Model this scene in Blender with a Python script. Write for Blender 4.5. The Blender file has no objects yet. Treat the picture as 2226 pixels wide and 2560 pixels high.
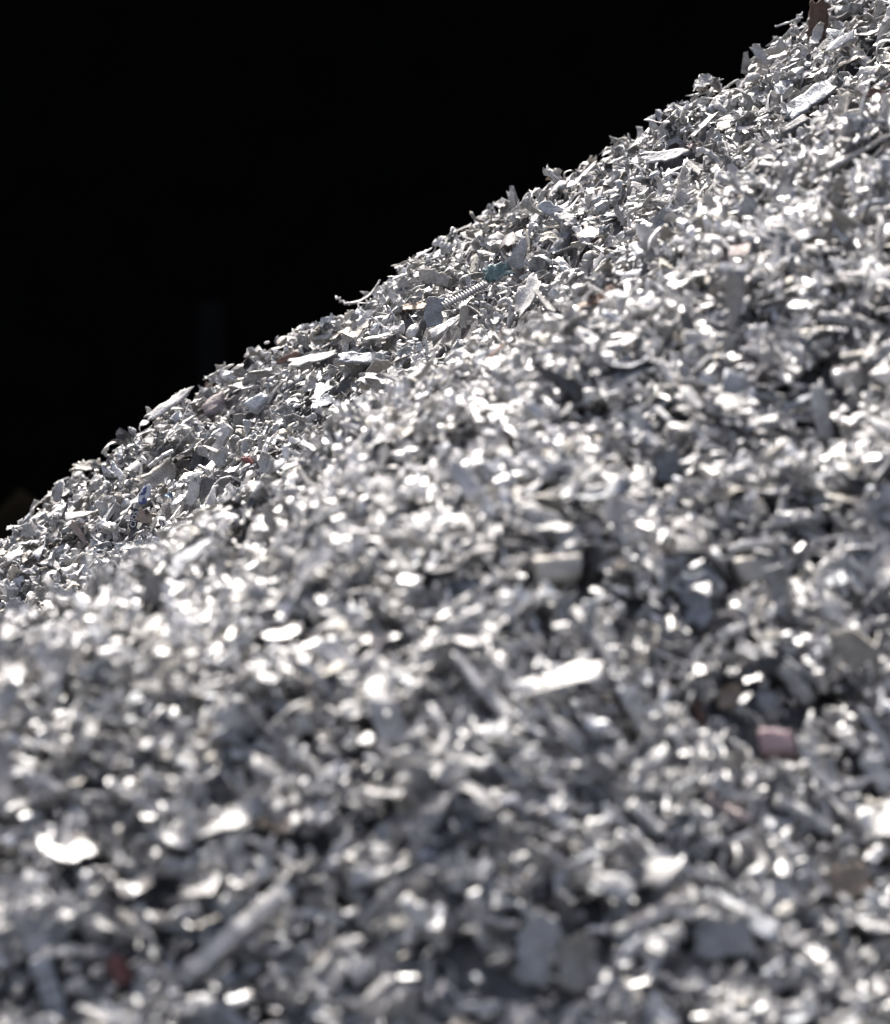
import bpy, math
import numpy as np
from mathutils import Vector, Matrix

S = bpy.context.scene
C = S.collection
rng = np.random.default_rng(11)

# ------------------------------------------------------------------ camera, sky, sun, exposure
CAM_Z = 1.4
FOCUS = 4.6
cam_d = bpy.data.cameras.new('camera')
cam = bpy.data.objects.new('camera', cam_d); C.objects.link(cam); S.camera = cam
cam.location = (0, 0, CAM_Z); cam.rotation_euler = (math.radians(90), 0, 0)
cam_d.lens = 100; cam_d.sensor_fit = 'HORIZONTAL'; cam_d.sensor_width = 24
cam_d.clip_start = 0.05; cam_d.clip_end = 400
cam_d.dof.use_dof = True; cam_d.dof.focus_distance = FOCUS; cam_d.dof.aperture_fstop = 3.9

SUN_EL, SUN_AZ = math.radians(64), math.radians(-22)      # azimuth from +y (behind the heap) towards +x
sdir = Vector((math.sin(SUN_AZ)*math.cos(SUN_EL), math.cos(SUN_AZ)*math.cos(SUN_EL), math.sin(SUN_EL)))
world = bpy.data.worlds.new('World'); S.world = world; world.use_nodes = True
wn = world.node_tree.nodes; wl = world.node_tree.links; wn.clear()
sky = wn.new('ShaderNodeTexSky'); sky.sky_type = 'NISHITA'; sky.sun_disc = False
sky.sun_elevation = SUN_EL; sky.sun_rotation = SUN_AZ; sky.air_density = .6; sky.dust_density = 7; sky.ozone_density = .6
bg = wn.new('ShaderNodeBackground'); bg.inputs['Strength'].default_value = 0.15
wo = wn.new('ShaderNodeOutputWorld')
wl.new(sky.outputs[0], bg.inputs[0]); wl.new(bg.outputs[0], wo.inputs[0])
sun_d = bpy.data.lights.new('sun', 'SUN'); sun_d.energy = 3.4; sun_d.angle = math.radians(0.5); sun_d.color = (1, .995, .985)
sun = bpy.data.objects.new('sun', sun_d); C.objects.link(sun)
sun.rotation_euler = (-sdir).to_track_quat('-Z', 'Y').to_euler(); sun.location = sdir*20
S.view_settings.view_transform = 'Standard'; S.view_settings.look = 'None'
S.view_settings.exposure = 0.98; S.view_settings.gamma = 1
S.view_settings.use_white_balance = True; S.view_settings.white_balance_temperature = 6700; S.view_settings.white_balance_tint = 9
S.cycles.use_denoising = True
S.cycles.max_bounces = 6; S.cycles.caustics_reflective = False; S.cycles.sample_clamp_indirect = 6

# ------------------------------------------------------------------ materials
def new_mat(name):
    m = bpy.data.materials.new(name); m.use_nodes = True
    n, l = m.node_tree.nodes, m.node_tree.links
    return m, n, l, n['Principled BSDF']

def metal(name, col, metallic, rough, dirt=(.16, .15, .14), dirt_amt=.45, var=.28, bump=.6):
    m, n, l, p = new_mat(name)
    p.inputs['Metallic'].default_value = metallic
    g = n.new('ShaderNodeNewGeometry'); tc = n.new('ShaderNodeTexCoord')
    big = n.new('ShaderNodeTexNoise'); big.inputs['Scale'].default_value = 60; big.inputs['Detail'].default_value = 6; big.inputs['Roughness'].default_value = .65
    fine = n.new('ShaderNodeTexNoise'); fine.inputs['Scale'].default_value = 420; fine.inputs['Detail'].default_value = 4
    for t in (big, fine): l.new(tc.outputs['Object'], t.inputs['Vector'])
    r = n.new('ShaderNodeValToRGB')
    r.color_ramp.elements[0].position = .40; r.color_ramp.elements[1].position = .68
    r.color_ramp.elements[0].color = (0, 0, 0, 1); r.color_ramp.elements[1].color = (1, 1, 1, 1)
    l.new(big.outputs['Fac'], r.inputs['Fac'])
    dm = n.new('ShaderNodeMath'); dm.operation = 'MULTIPLY'; dm.inputs[1].default_value = dirt_amt
    l.new(r.outputs['Color'], dm.inputs[0])
    mix = n.new('ShaderNodeMix'); mix.data_type = 'RGBA'
    mix.inputs['A'].default_value = (*col, 1); mix.inputs['B'].default_value = (*dirt, 1)
    l.new(dm.outputs[0], mix.inputs['Factor'])
    # tone differs from piece to piece
    mr = n.new('ShaderNodeMapRange'); mr.inputs['To Min'].default_value = 1-var; mr.inputs['To Max'].default_value = 1+var*.6
    l.new(g.outputs['Random Per Island'], mr.inputs['Value'])
    fr = n.new('ShaderNodeMapRange'); fr.inputs['From Min'].default_value = .3; fr.inputs['From Max'].default_value = .7
    fr.inputs['To Min'].default_value = .66; fr.inputs['To Max'].default_value = 1.18
    l.new(fine.outputs['Fac'], fr.inputs['Value'])
    mm = n.new('ShaderNodeMath'); mm.operation = 'MULTIPLY'; l.new(mr.outputs[0], mm.inputs[0]); l.new(fr.outputs[0], mm.inputs[1])
    vs = n.new('ShaderNodeVectorMath'); vs.operation = 'SCALE'
    l.new(mix.outputs['Result'], vs.inputs[0]); l.new(mm.outputs[0], vs.inputs['Scale'])
    l.new(vs.outputs[0], p.inputs['Base Color'])
    rr = n.new('ShaderNodeMath'); rr.operation = 'MULTIPLY_ADD'; rr.inputs[1].default_value = .3; rr.inputs[2].default_value = rough-.12
    l.new(fine.outputs['Fac'], rr.inputs[0]); l.new(rr.outputs[0], p.inputs['Roughness'])
    b = n.new('ShaderNodeBump'); b.inputs['Strength'].default_value = bump; b.inputs['Distance'].default_value = .0018
    ad = n.new('ShaderNodeMath'); ad.operation = 'MULTIPLY_ADD'; ad.inputs[1].default_value = 2.2
    l.new(big.outputs['Fac'], ad.inputs[0]); l.new(fine.outputs['Fac'], ad.inputs[2])
    l.new(ad.outputs[0], b.inputs['Height']); l.new(b.outputs[0], p.inputs['Normal'])
    return m

MATS = [
    metal('bright_aluminium', (.78, .78, .78), .7, .38, dirt_amt=.3),
    metal('pale_oxide', (.66, .655, .65), .25, .5),
    metal('mid_grey_oxide', (.47, .47, .47), .3, .5),
    metal('bluish_oxide', (.45, .475, .51), .3, .48),
    metal('beige_oxide', (.52, .495, .445), .25, .52),
    metal('dark_oxide_and_gap_shade', (.13, .13, .135), .4, .5, dirt=(.05, .05, .05)),
    metal('white_paint_and_sunlit_face', (.80, .79, .76), 0, .5, dirt=(.35, .33, .3), dirt_amt=.35),
    metal('rust_brown', (.20, .125, .095), .1, .65, dirt=(.08, .05, .04)),
    metal('red_paint', (.25, .085, .075), 0, .5, dirt=(.3, .22, .2)),
    metal('teal_paint', (.19, .30, .30), .2, .45, dirt=(.45, .5, .5), dirt_amt=.5),
    metal('mauve_paint', (.32, .22, .235), .1, .5, dirt=(.30, .27, .27)),
    metal('blue_paint', (.16, .26, .36), .2, .45, dirt=(.4, .42, .45)),
    metal('tan_oxide', (.41, .335, .27), .35, .5, dirt=(.3, .25, .2)),
    metal('pink_paint', (.56, .47, .445), .2, .5, dirt=(.55, .5, .48)),
    metal('dusty_stone', (.25, .21, .21), 0, .6, dirt=(.40, .37, .37)),
    metal('navy_paint', (.025, .03, .055), .1, .45, dirt=(.07, .07, .09), dirt_amt=.3),
]
MNAME = ['bright silver', 'pale grey', 'mid grey', 'bluish grey', 'beige grey', 'dark grey', 'white painted', 'rusty brown',
         'red', 'teal', 'mauve', 'blue', 'tan', 'pinkish', 'stone', 'navy']
SILVER, PALE, MID, BLUISH, BEIGE, DARK, WHITE, RUST, RED, TEAL, MAUVE, BLUE, TAN, PINK, STONE, NAVY = range(16)

def plain(name, col, rough=1., spec=.0):
    m, n, l, p = new_mat(name)
    tc = n.new('ShaderNodeTexCoord'); t = n.new('ShaderNodeTexNoise'); t.inputs['Scale'].default_value = 6; t.inputs['Detail'].default_value = 8
    l.new(tc.outputs['Object'], t.inputs['Vector'])
    mix = n.new('ShaderNodeMix'); mix.data_type = 'RGBA'
    mix.inputs['A'].default_value = (*[c*.6 for c in col], 1); mix.inputs['B'].default_value = (*[c*1.4 for c in col], 1)
    l.new(t.outputs['Fac'], mix.inputs['Factor']); l.new(mix.outputs['Result'], p.inputs['Base Color'])
    p.inputs['Roughness'].default_value = rough; p.inputs['Specular IOR Level'].default_value = spec
    return m
M_GROUND = plain('dark_concrete', (.035, .033, .03))
M_SHED = plain('shed_black', (.003, .003, .003))  # wall, post and mound: the unlit interior's darkness is put into their colours
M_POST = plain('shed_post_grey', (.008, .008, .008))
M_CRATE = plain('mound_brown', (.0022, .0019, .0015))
M_PRINT_W = plain('print_white', (.75, .75, .74), .5, .3)
M_PRINT_K = plain('print_black', (.03, .03, .03), .5, .3)

# ------------------------------------------------------------------ the heap's shape
PX = .24/2226.0                                           # picture units per metre of distance
def at(u, v, d): return np.array([(u-1113)*PX*d, d, CAM_Z+(1280-v)*PX*d])
def c2d(c): return 1/(1/FOCUS+c/275.0)
CP = [(60, 1545, 0), (130, 1555, 1), (250, 1520, 2), (1950, 380, 3),  # u, v, blur of the surface there (0 = in focus, positive = nearer)
 (100,1480,0),(420,1270,0),(640,1130,0),(1150,770,0),(1480,590,0),(1780,360,0),(2000,300,1),(2190,170,1),
 (20,1560,2),(205,1612,12),(303,1575,15),(320,1690,28),(60,1720,30),(344,1787,32),(631,1885,33),(809,1947,33),(295,2492,37),(823,2370,36),
 (77,2142,34),(789,2017,34),(1157,1975,35),(1267,2220,35),(1527,2255,35),(1996,2144,31),(2112,2349,33),(2110,2450,35),(1560,2500,37),
 (1274,1357,26),(1566,1638,28),(1549,1895,31),(2184,1509,25),(1933,1912,30),(1377,1618,30),(2011,1121,21),(2200,1326,24),
 (1433,1175,22),(1637,1043,19.5),(1603,864,17.5),(2183,566,15),(2021,581,14),(1972,472,11),(2106,325,7),(1822,649,13),(1865,707,16),
 (915,1119,11),(1071,1207,21),(895,1335,23),(557,1423,17),(619,1418,19),(781,1499,25),(875,1509,26),(510,1437,13),(701,1268,12),(1300,1000,15),(1450,800,10),(1700,620,7),
 (2220,900,20),
 (-500,1950,30),(-500,2560,36),(2750,2400,33),(2750,1500,25),(2750,900,21),(2750,300,14),(-450,1720,3),
 (-300,3300,43),(600,3300,43),(1500,3300,43),(2500,3300,42)]
SIL = [(0,1335),(75,1260),(186,1161),(323,1074),(497,962),(646,863),(845,776),(1031,652),(1155,552),(1304,490),(1490,379),(1602,304),(1726,230),(1900,143),(2049,6)]
def tps(r2): return np.where(r2 > 1e-12, .5*r2*np.log(np.maximum(r2, 1e-12)), 0)
_br = np.random.default_rng(5)
_bk = [(2*math.pi/L*np.array([math.cos(a), math.sin(a)]), p, A) for L, A, k in ((.34, .006, 4), (.17, .006, 6), (.085, .0042, 8)) for a, p in zip(_br.uniform(0, 6.28, k), _br.uniform(0, 6.28, k))]
def bumps(x, y): return sum(A*np.sin(k[0]*x+k[1]*y+p) for k, p, A in _bk)
SILX = SIL + [(-400, 1640), (2500, -330), (2900, -600)]
off = np.zeros(len(SILX)); _d = np.arange(4.2, 6.4, .02)
for it in range(6):                                       # the crest line is fitted in a few rounds
    pts = [at(u, v, c2d(c)) for u, v, c in CP]
    for (u, v), e in zip(SILX, off):
        pts.append(at(u, v+e, 5.1))
        q = at(u, v+e, 5.5); q[2] -= .16; pts.append(q)
        q = at(u, v+e, 6.1); q[2] -= .52; pts.append(q)
        q = at(u, v+e, 6.9); q[2] -= 1.1; pts.append(q)
    pts = np.array(pts); _P = pts[:, :2]; _n = len(_P)
    _K = tps(((_P[:, None]-_P[None])**2).sum(-1)) + np.eye(_n)*.003
    _A = np.block([[_K, np.c_[np.ones(_n), _P]], [np.r_[np.ones((1, _n)), _P.T], np.zeros((3, 3))]])
    _w = np.linalg.solve(_A, np.r_[pts[:, 2], 0, 0, 0])
    def smooth_h(x, y):
        q = np.stack([np.ravel(x), np.ravel(y)], -1); out = np.empty(len(q))
        for i in range(0, len(q), 20000):
            s = q[i:i+20000]
            out[i:i+20000] = tps(((s[:, None]-_P[None])**2).sum(-1))@_w[:_n] + _w[_n] + s@_w[_n+1:]
        return out.reshape(np.shape(x))
    for j, (u, v) in enumerate(SILX):
        xx = (u-1113)*PX*_d; top = 1280-((smooth_h(xx, _d)+bumps(xx, _d)-CAM_Z)/(PX*_d)).max()
        off[j] += .8*(v+36-top)
# tabulated once, then looked up
GX = np.arange(-1.6, 1.6001, .02); GY = np.arange(1.5, 7.6, .02)
_gx, _gy = np.meshgrid(GX, GY, indexing='ij'); HS = smooth_h(_gx, _gy)
HB = HS+bumps(_gx, _gy)
HB = np.maximum(HB, .0)
def look(T, x, y):
    fx = np.clip((x-GX[0])/.02, 0, len(GX)-1.001); fy = np.clip((y-GY[0])/.02, 0, len(GY)-1.001)
    i = fx.astype(int); j = fy.astype(int); a = fx-i; b = fy-j
    return (T[i, j]*(1-a)+T[i+1, j]*a)*(1-b)+(T[i, j+1]*(1-a)+T[i+1, j+1]*a)*b
def height(x, y): return look(HB, np.asarray(x, float), np.asarray(y, float))
def normal(x, y, e=.02):
    dx = (look(HS, x+e, y)-look(HS, x-e, y))/(2*e); dy = (look(HS, x, y+e)-look(HS, x, y-e))/(2*e)
    n = np.stack([-dx, -dy, np.ones_like(dx)], -1); return n/np.linalg.norm(n, axis=-1, keepdims=True)
def hit(u, v):
    d = np.arange(2.0, 6.5, .01); p = np.stack([(u-1113)*PX*d, d, CAM_Z+(1280-v)*PX*d], -1)
    under = p[:, 2] < height(p[:, 0], p[:, 1])
    i = int(np.argmax(under)) if under.any() else int(np.argmin(p[:, 2]-height(p[:, 0], p[:, 1])))
    return p[i]
def project(p):
    d = p[..., 1]; return 1113+p[..., 0]/(PX*d), 1280-(p[..., 2]-CAM_Z)/(PX*d)

# ------------------------------------------------------------------ mesh helpers
def mesh_from(name, V, F, mi=None, mats=(), smooth=True):
    V = np.ascontiguousarray(V, np.float32); F = np.ascontiguousarray(F, np.int32)
    me = bpy.data.meshes.new(name)
    me.vertices.add(len(V)); me.vertices.foreach_set('co', V.ravel())
    me.loops.add(F.size); me.loops.foreach_set('vertex_index', F.ravel())
    me.polygons.add(len(F)); me.polygons.foreach_set('loop_start', np.arange(0, F.size, 3, dtype=np.int32))
    me.polygons.foreach_set('loop_total', np.full(len(F), 3, np.int32))
    if mi is not None: me.polygons.foreach_set('material_index', np.ascontiguousarray(mi, np.int32))
    for m in mats: me.materials.append(m)
    me.update(calc_edges=True)
    me.polygons.foreach_set('use_smooth', np.full(len(F), smooth) if isinstance(smooth, bool) else np.ascontiguousarray(smooth, bool)); me.update()
    return me
def quads(Q): Q = np.asarray(Q); return np.r_[Q[:, [0, 1, 2]], Q[:, [0, 2, 3]]]
def link(name, me, parent=None, **props):
    o = bpy.data.objects.new(name, me); C.objects.link(o); o.parent = parent
    for k, v in props.items(): o[k] = v
    return o
def rot(axis, a):
    return np.array(Matrix.Rotation(a, 3, Vector(axis)))

# ------------------------------------------------------------------ shapes of scrap (unit length 1)
def wob(r, x, amp, n=3, f=(3, 9)):
    o = np.zeros_like(x)
    for _ in range(n): o = o+np.sin(x*r.uniform(*f)+r.uniform(0, 6.28))*amp/n
    return o
def edge_space(n, e):
    t = np.linspace(-.5, .5, n-2); return np.r_[-.5, -.5+e, t[1:-1], .5-e, .5]
def sheet(r, nx=8, ny=6, aspect=.7, curl=1., creases=1, crumple=.05, jag=.12, thick=.04, round_=.4, twist=0., taper=0., fold=(.4, 1.5), curl_dir=None):
    e = thick*.9
    sx = edge_space(nx, e); sy = edge_space(ny, min(.2, e/aspect))
    X, Y = np.meshgrid(sx, sy, indexing='ij')
    X0, Y0 = X*2, Y*2
    X = X*np.sqrt(1-round_*Y0**2*.5); Y = Y*np.sqrt(1-round_*X0**2*.5)
    jl = wob(r, sy*6, jag)+r.normal(0, jag*.35, len(sy)); jr = wob(r, sy*6, jag)+r.normal(0, jag*.35, len(sy))
    jb = wob(r, sx*6, jag)+r.normal(0, jag*.35, len(sx)); jt = wob(r, sx*6, jag)+r.normal(0, jag*.35, len(sx))
    X = X+np.where(X < 0, jl[None]*-X*2, jr[None]*X*2)*.8
    Y = Y+np.where(Y < 0, jb[:, None]*-Y*2, jt[:, None]*Y*2)*.9
    Y = Y*aspect*(1-taper*(X+.5))
    P = np.stack([X, Y, np.zeros_like(X)], -1).reshape(-1, 3)
    # crumple: summed ridged waves
    if crumple:
        for k in range(4):
            a = r.uniform(0, 6.28); f = r.uniform(4, 11)*(1+.5*k)
            w = P[:, 0]*math.cos(a)+P[:, 1]*math.sin(a)
            P[:, 2] += (np.abs(((w*f/6.28+r.uniform()) % 1)-.5)*4-1)*crumple*r.uniform(.5, 1)/(1+.5*k)
        P[:, :2] += np.stack([wob(r, P[:, 2]*30+P[:, 1]*5, crumple*.5), wob(r, P[:, 2]*30+P[:, 0]*5, crumple*.5)], -1)
    for _ in range(creases):
        a = r.uniform(0, 6.28); o = r.uniform(-.22, .22); nrm = np.array([math.cos(a), math.sin(a), 0]); ax = np.array([-nrm[1], nrm[0], 0])
        al = r.uniform(*fold)*r.choice([-1, 1])
        s = P@nrm-o; t = np.clip(s/.08, 0, 1)*al                      # a bend with a small radius
        z = P[:, 2].copy(); m = s > 0
        P[m] = P[m]+np.outer(s[m]*(np.cos(t[m])-1)-z[m]*np.sin(t[m]), nrm)+np.c_[np.zeros((m.sum(), 2)), s[m]*np.sin(t[m])+z[m]*(np.cos(t[m])-1)]
    if curl:
        a = r.uniform(0, 6.28) if curl_dir is None else curl_dir; c, s_ = math.cos(a), math.sin(a)
        w = P[:, 0]*c+P[:, 1]*s_; q = -P[:, 0]*s_+P[:, 1]*c; z = P[:, 2]
        k = curl*r.uniform(.7, 1.3); R = 1/k
        w2 = (R-z)*np.sin(w*k); z2 = R-(R-z)*np.cos(w*k)
        P = np.stack([w2*c-q*s_, w2*s_+q*c, z2], -1)
    if twist:
        t = P[:, 0]*twist*r.choice([-1, 1]); P = np.stack([P[:, 0], P[:, 1]*np.cos(t)-P[:, 2]*np.sin(t), P[:, 1]*np.sin(t)+P[:, 2]*np.cos(t)], -1)
    G = P.reshape(nx, ny, 3)
    N = np.cross(np.gradient(G, axis=0), np.gradient(G, axis=1)); N /= np.linalg.norm(N, axis=-1, keepdims=True)+1e-9
    th = thick*.5*(1+.35*np.sin(X*7+r.uniform(0, 6))*np.cos(Y*9))
    th = th.copy(); th[0] *= .55; th[-1] *= .55; th[:, 0] *= .55; th[:, -1] *= .55
    A = (G+N*th[..., None]).reshape(-1, 3); B = (G-N*th[..., None]).reshape(-1, 3)
    V = np.r_[A, B]; V -= V.mean(0); M = nx*ny
    I = np.arange(M).reshape(nx, ny)
    q = np.stack([I[:-1, :-1], I[1:, :-1], I[1:, 1:], I[:-1, 1:]], -1).reshape(-1, 4)
    loop = np.r_[I[:-1, 0], I[-1, :-1], I[:0:-1, -1], I[0, :0:-1]]
    nx_ = np.roll(loop, -1)
    rim = np.stack([nx_, loop, loop+M, nx_+M], -1)
    return V, np.r_[quads(q), quads(q[:, ::-1]+M), quads(rim)]
def rod(r, n=7, k=6, width=.12, bend=.6, square=False, noise=.12, path=None):
    t = np.linspace(-.5, .5, n)
    if path is None:
        a = r.uniform(0, 6.28)
        c = np.stack([t, bend*r.uniform(.2, 1)*t**2*math.cos(a)+wob(r, t*4, .03), bend*r.uniform(.2, 1)*t**2*math.sin(a)+wob(r, t*4, .03)], -1)
    else: c = np.asarray(path, float); n = len(c)
    T = np.gradient(c, axis=0); T /= np.linalg.norm(T, axis=1, keepdims=True)
    ref = np.array([0, 0, 1.]); Bv = np.cross(T, ref); Bv /= np.linalg.norm(Bv, axis=1, keepdims=True)+1e-9; Nv = np.cross(Bv, T)
    ang = np.arange(k)*2*math.pi/k+(.785 if square else 0)
    prof = np.stack([np.cos(ang), np.sin(ang)], -1)
    if square: prof = np.sign(prof)*np.abs(prof)**.45
    prof = prof*np.array([1, r.uniform(.6, 1)])
    rad = width/2*(1+r.normal(0, noise, (n, 1, 1)))*np.ones((n, k, 1))*(1+r.normal(0, noise*.7, (n, k, 1)))
    V = c[:, None]+rad*(prof[None, :, :1]*Bv[:, None]+prof[None, :, 1:]*Nv[:, None])
    V = V.reshape(-1, 3); I = np.arange(n*k).reshape(n, k); J = np.roll(I, -1, 1)
    q = np.stack([I[:-1], J[:-1], J[1:], I[1:]], -1).reshape(-1, 4)
    e0, e1 = len(V), len(V)+1
    V = np.r_[V, [c[0]-T[0]*width*.12, c[-1]+T[-1]*width*.12]]
    F = np.r_[quads(q), np.stack([J[0], I[0], np.full(k, e0)], -1), np.stack([I[-1], J[-1], np.full(k, e1)], -1)]
    return V-V.mean(0), F[:, ::-1]
import bmesh
def ico(sub):
    bm = bmesh.new(); bmesh.ops.create_icosphere(bm, subdivisions=sub, radius=1); bm.verts.index_update()
    V = np.array([v.co[:] for v in bm.verts]); F = np.array([[v.index for v in f.verts] for f in bm.faces]); bm.free(); return V, F
ICO = {1: ico(1), 2: ico(2), 3: ico(3)}
def lump(r, sub=2, planes=9, rough=.06, flat=.6, wide=.75):
    U, F = ICO[sub]
    nn = r.normal(size=(planes, 3)); nn /= np.linalg.norm(nn, axis=1, keepdims=True); dd = r.uniform(.5, .95, planes)
    q = U@nn.T; rad = np.where(q > .05, dd[None]/np.maximum(q, .05), 9).min(1); rad = np.minimum(rad, 1.15)
    V = U*rad[:, None]
    for _ in range(4):
        k = r.normal(size=3)*r.uniform(2, 6); V = V*(1+rough*np.sin(U@k+r.uniform(0, 6)))[:, None]
    V = V*np.array([.5, .5*wide*r.uniform(.7, 1.2), .5*flat*r.uniform(.7, 1.2)])
    return V, F
def block(r, wide=.8, flat=.6):
    U, F = ICO[3]
    nn = np.r_[np.eye(3), -np.eye(3), r.normal(size=(3, 3))]+r.normal(0, .12, (9, 3)); nn /= np.linalg.norm(nn, axis=1, keepdims=True)
    dd = np.r_[.6*r.uniform(.9, 1.1, 6), r.uniform(.75, .95, 3)]
    q = U@nn.T; rad = np.where(q > .05, dd[None]/np.maximum(q, .05), 9).min(1)
    V = U*rad[:, None]
    for _ in range(4):
        k = r.normal(size=3)*r.uniform(3, 8); V = V*(1+.018*np.sin(U@k+r.uniform(0, 6)))[:, None]
    return V*np.array([.8, .8*wide, .8*flat]), F
def crumple(r, nx=11, ny=9):
    return sheet(r, nx, ny, aspect=r.uniform(.6, .95), curl=r.uniform(1.5, 3.5), creases=3, crumple=r.uniform(.10, .17), jag=.15, thick=.035, fold=(.8, 2.3))

def make_protos(level):
    r = np.random.default_rng(100+level); P = {k: [] for k in ('flake', 'strip', 'rod', 'lump', 'crumple')}
    a, b = ((9, 6), (7, 5), (6, 4))[level]; cnt = (36, 20, 14)[level]
    for i in range(cnt):
        sh = ('curled', 'creased', 'flat', 'cupped', 'ragged', 'folded')[i % 6]
        kw = dict(curled=dict(curl=2.4, creases=0, crumple=.03), creased=dict(curl=.7, creases=2, crumple=.035), flat=dict(curl=.35, creases=0, crumple=.025, thick=.05),
                  cupped=dict(curl=3.6, creases=1, crumple=.03), ragged=dict(curl=1.2, creases=1, crumple=.075, jag=.28), folded=dict(curl=1.6, creases=3, crumple=.05, jag=.18, fold=(.6, 2.)))[sh]
        kw = dict(dict(aspect=r.uniform(.35, .85), round_=r.uniform(0, .45), jag=.17, thick=r.uniform(.028, .055), taper=r.choice([0, 0, .5])), **kw)
        P['flake'].append((*sheet(r, a, b, **kw), sh))
        sh = ('straight', 'twisted', 'bent', 'tapering')[i % 4]
        kw = dict(straight=dict(curl=.3, creases=0), twisted=dict(curl=.8, twist=r.uniform(1.2, 3), creases=0), bent=dict(curl=r.uniform(1, 2.6), creases=1, curl_dir=r.normal(0, .3)), tapering=dict(curl=.9, creases=0, taper=.75))[sh]
        P['strip'].append((*sheet(r, a+2, max(4, b-2), **dict(dict(aspect=r.uniform(.16, .34), crumple=.022, jag=.15, thick=r.uniform(.022, .042), round_=.2), **kw)), sh))
        sh = ('stubby', 'slim', 'crooked')[i % 3]
        P['rod'].append((*rod(r, n=(9, 7, 6)[level], k=(8, 6, 6)[level], width=dict(stubby=r.uniform(.24, .36), slim=r.uniform(.07, .12), crooked=r.uniform(.12, .2))[sh], bend=dict(stubby=.25, slim=.5, crooked=1.3)[sh], square=i % 2 == 0), sh))
        sh = ('blocky', 'rounded')[i % 2]
        P['lump'].append((*lump(r, (2, 1, 1)[level], planes=7 if sh == 'blocky' else 16, rough=.07 if sh == 'blocky' else .045), sh))
        P['crumple'].append((*crumple(r, *((11, 8), (7, 6), (6, 5))[level]), ('crushed', 'balled')[i % 2]))
    return P
PROTO = [make_protos(i) for i in range(3)]
KINDS = ['flake', 'strip', 'rod', 'lump', 'crumple']
FLAT = {'folded', 'ragged', 'crushed', 'balled', 'blocky', 'stubby', 'crooked'}   # faceted, sharp edged ones

# ------------------------------------------------------------------ setting
gm = mesh_from('ground', [(-60, -40, 0), (60, -40, 0), (60, 60, 0), (-60, 60, 0)], [(0, 1, 2), (0, 2, 3)], mats=[M_GROUND])
link('ground', gm, kind='structure')
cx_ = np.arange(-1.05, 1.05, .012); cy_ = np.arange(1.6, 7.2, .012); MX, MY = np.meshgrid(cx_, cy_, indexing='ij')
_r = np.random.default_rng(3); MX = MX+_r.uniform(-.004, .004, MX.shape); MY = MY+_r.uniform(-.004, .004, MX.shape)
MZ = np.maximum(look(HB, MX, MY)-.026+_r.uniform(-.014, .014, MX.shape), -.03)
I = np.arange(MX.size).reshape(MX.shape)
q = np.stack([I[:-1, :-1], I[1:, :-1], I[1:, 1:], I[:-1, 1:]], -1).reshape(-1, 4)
link('scrap_mound_terrain', mesh_from('scrap_mound_terrain', np.stack([MX, MY, MZ], -1).reshape(-1, 3), quads(q), mats=[MATS[5]], smooth=False), kind='structure')  # core coloured dark to put shade into the gaps between pieces
def boxm(name, sx, sy, sz, mat, bev=.01):
    bm = bmesh.new(); bmesh.ops.create_cube(bm, size=1)
    for v in bm.verts: v.co = (v.co.x*sx, v.co.y*sy, (v.co.z+.5)*sz)
    if bev: bmesh.ops.bevel(bm, geom=bm.edges[:], offset=bev, segments=2, affect='EDGES')
    me = bpy.data.meshes.new(name); bm.to_mesh(me); bm.free(); me.materials.append(mat); return me
o = link('shed_wall', boxm('shed_wall', 26, .3, 5.2, M_SHED), label='shed wall coloured near black for the unlit interior, filling the background behind the heap', category='wall'); o.location = (0, 12, 0)
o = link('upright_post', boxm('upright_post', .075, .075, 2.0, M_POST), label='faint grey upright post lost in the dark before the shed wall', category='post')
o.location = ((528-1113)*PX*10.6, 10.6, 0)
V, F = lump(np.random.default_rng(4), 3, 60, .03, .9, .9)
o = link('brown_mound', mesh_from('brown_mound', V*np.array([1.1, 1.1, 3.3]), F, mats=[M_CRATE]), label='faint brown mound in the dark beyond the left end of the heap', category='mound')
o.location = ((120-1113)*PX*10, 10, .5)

# ------------------------------------------------------------------ pieces one can point to in the photograph
NORM = dict(G=(-.16, .90, .40), C=(0, .25, 1), U=(0, 1, .35), UC=(0, .75, .75), L=(-.8, .3, .6), R=(.8, .35, .6), UL=(-.5, .9, .3), UR=(.55, .85, .3), D=(.1, -.2, 1))
LAND = []      # dict(obj, u, v, ref)
CLEAR = []     # u0, v0, u1, v1, half width px, depth
def frame(u, v, ln, ang, nrm, lift, lean=0.):
    p = hit(u, v); d = p[1]; s = ln*PX*d
    a = math.radians(ang)
    if isinstance(nrm, str) and nrm == 'G':
        lean = max(-1., min(1., (math.sin(a)*.90-math.cos(a)*.16)/.40)); s *= min(1.4, math.sqrt(1+lean*lean))
    e1 = np.array([math.cos(a), lean, math.sin(a)]); e1 /= np.linalg.norm(e1)
    nr, nu, nc = NORM[nrm] if isinstance(nrm, str) else nrm
    n = np.array([nr, -nc, nu], float); n -= e1*(n@e1); n /= np.linalg.norm(n)
    e2 = np.cross(n, e1); R = np.stack([e1, e2, n], 1)
    # lifted towards the lens so that the piece lies on the surface and not in it
    c = np.array([0, 0, CAM_Z]); p = p+(c-p)/np.linalg.norm(c-p)*lift*s
    M = np.eye(4); M[:3, :3] = R*s; M[:3, 3] = p
    return M, p, s
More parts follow.
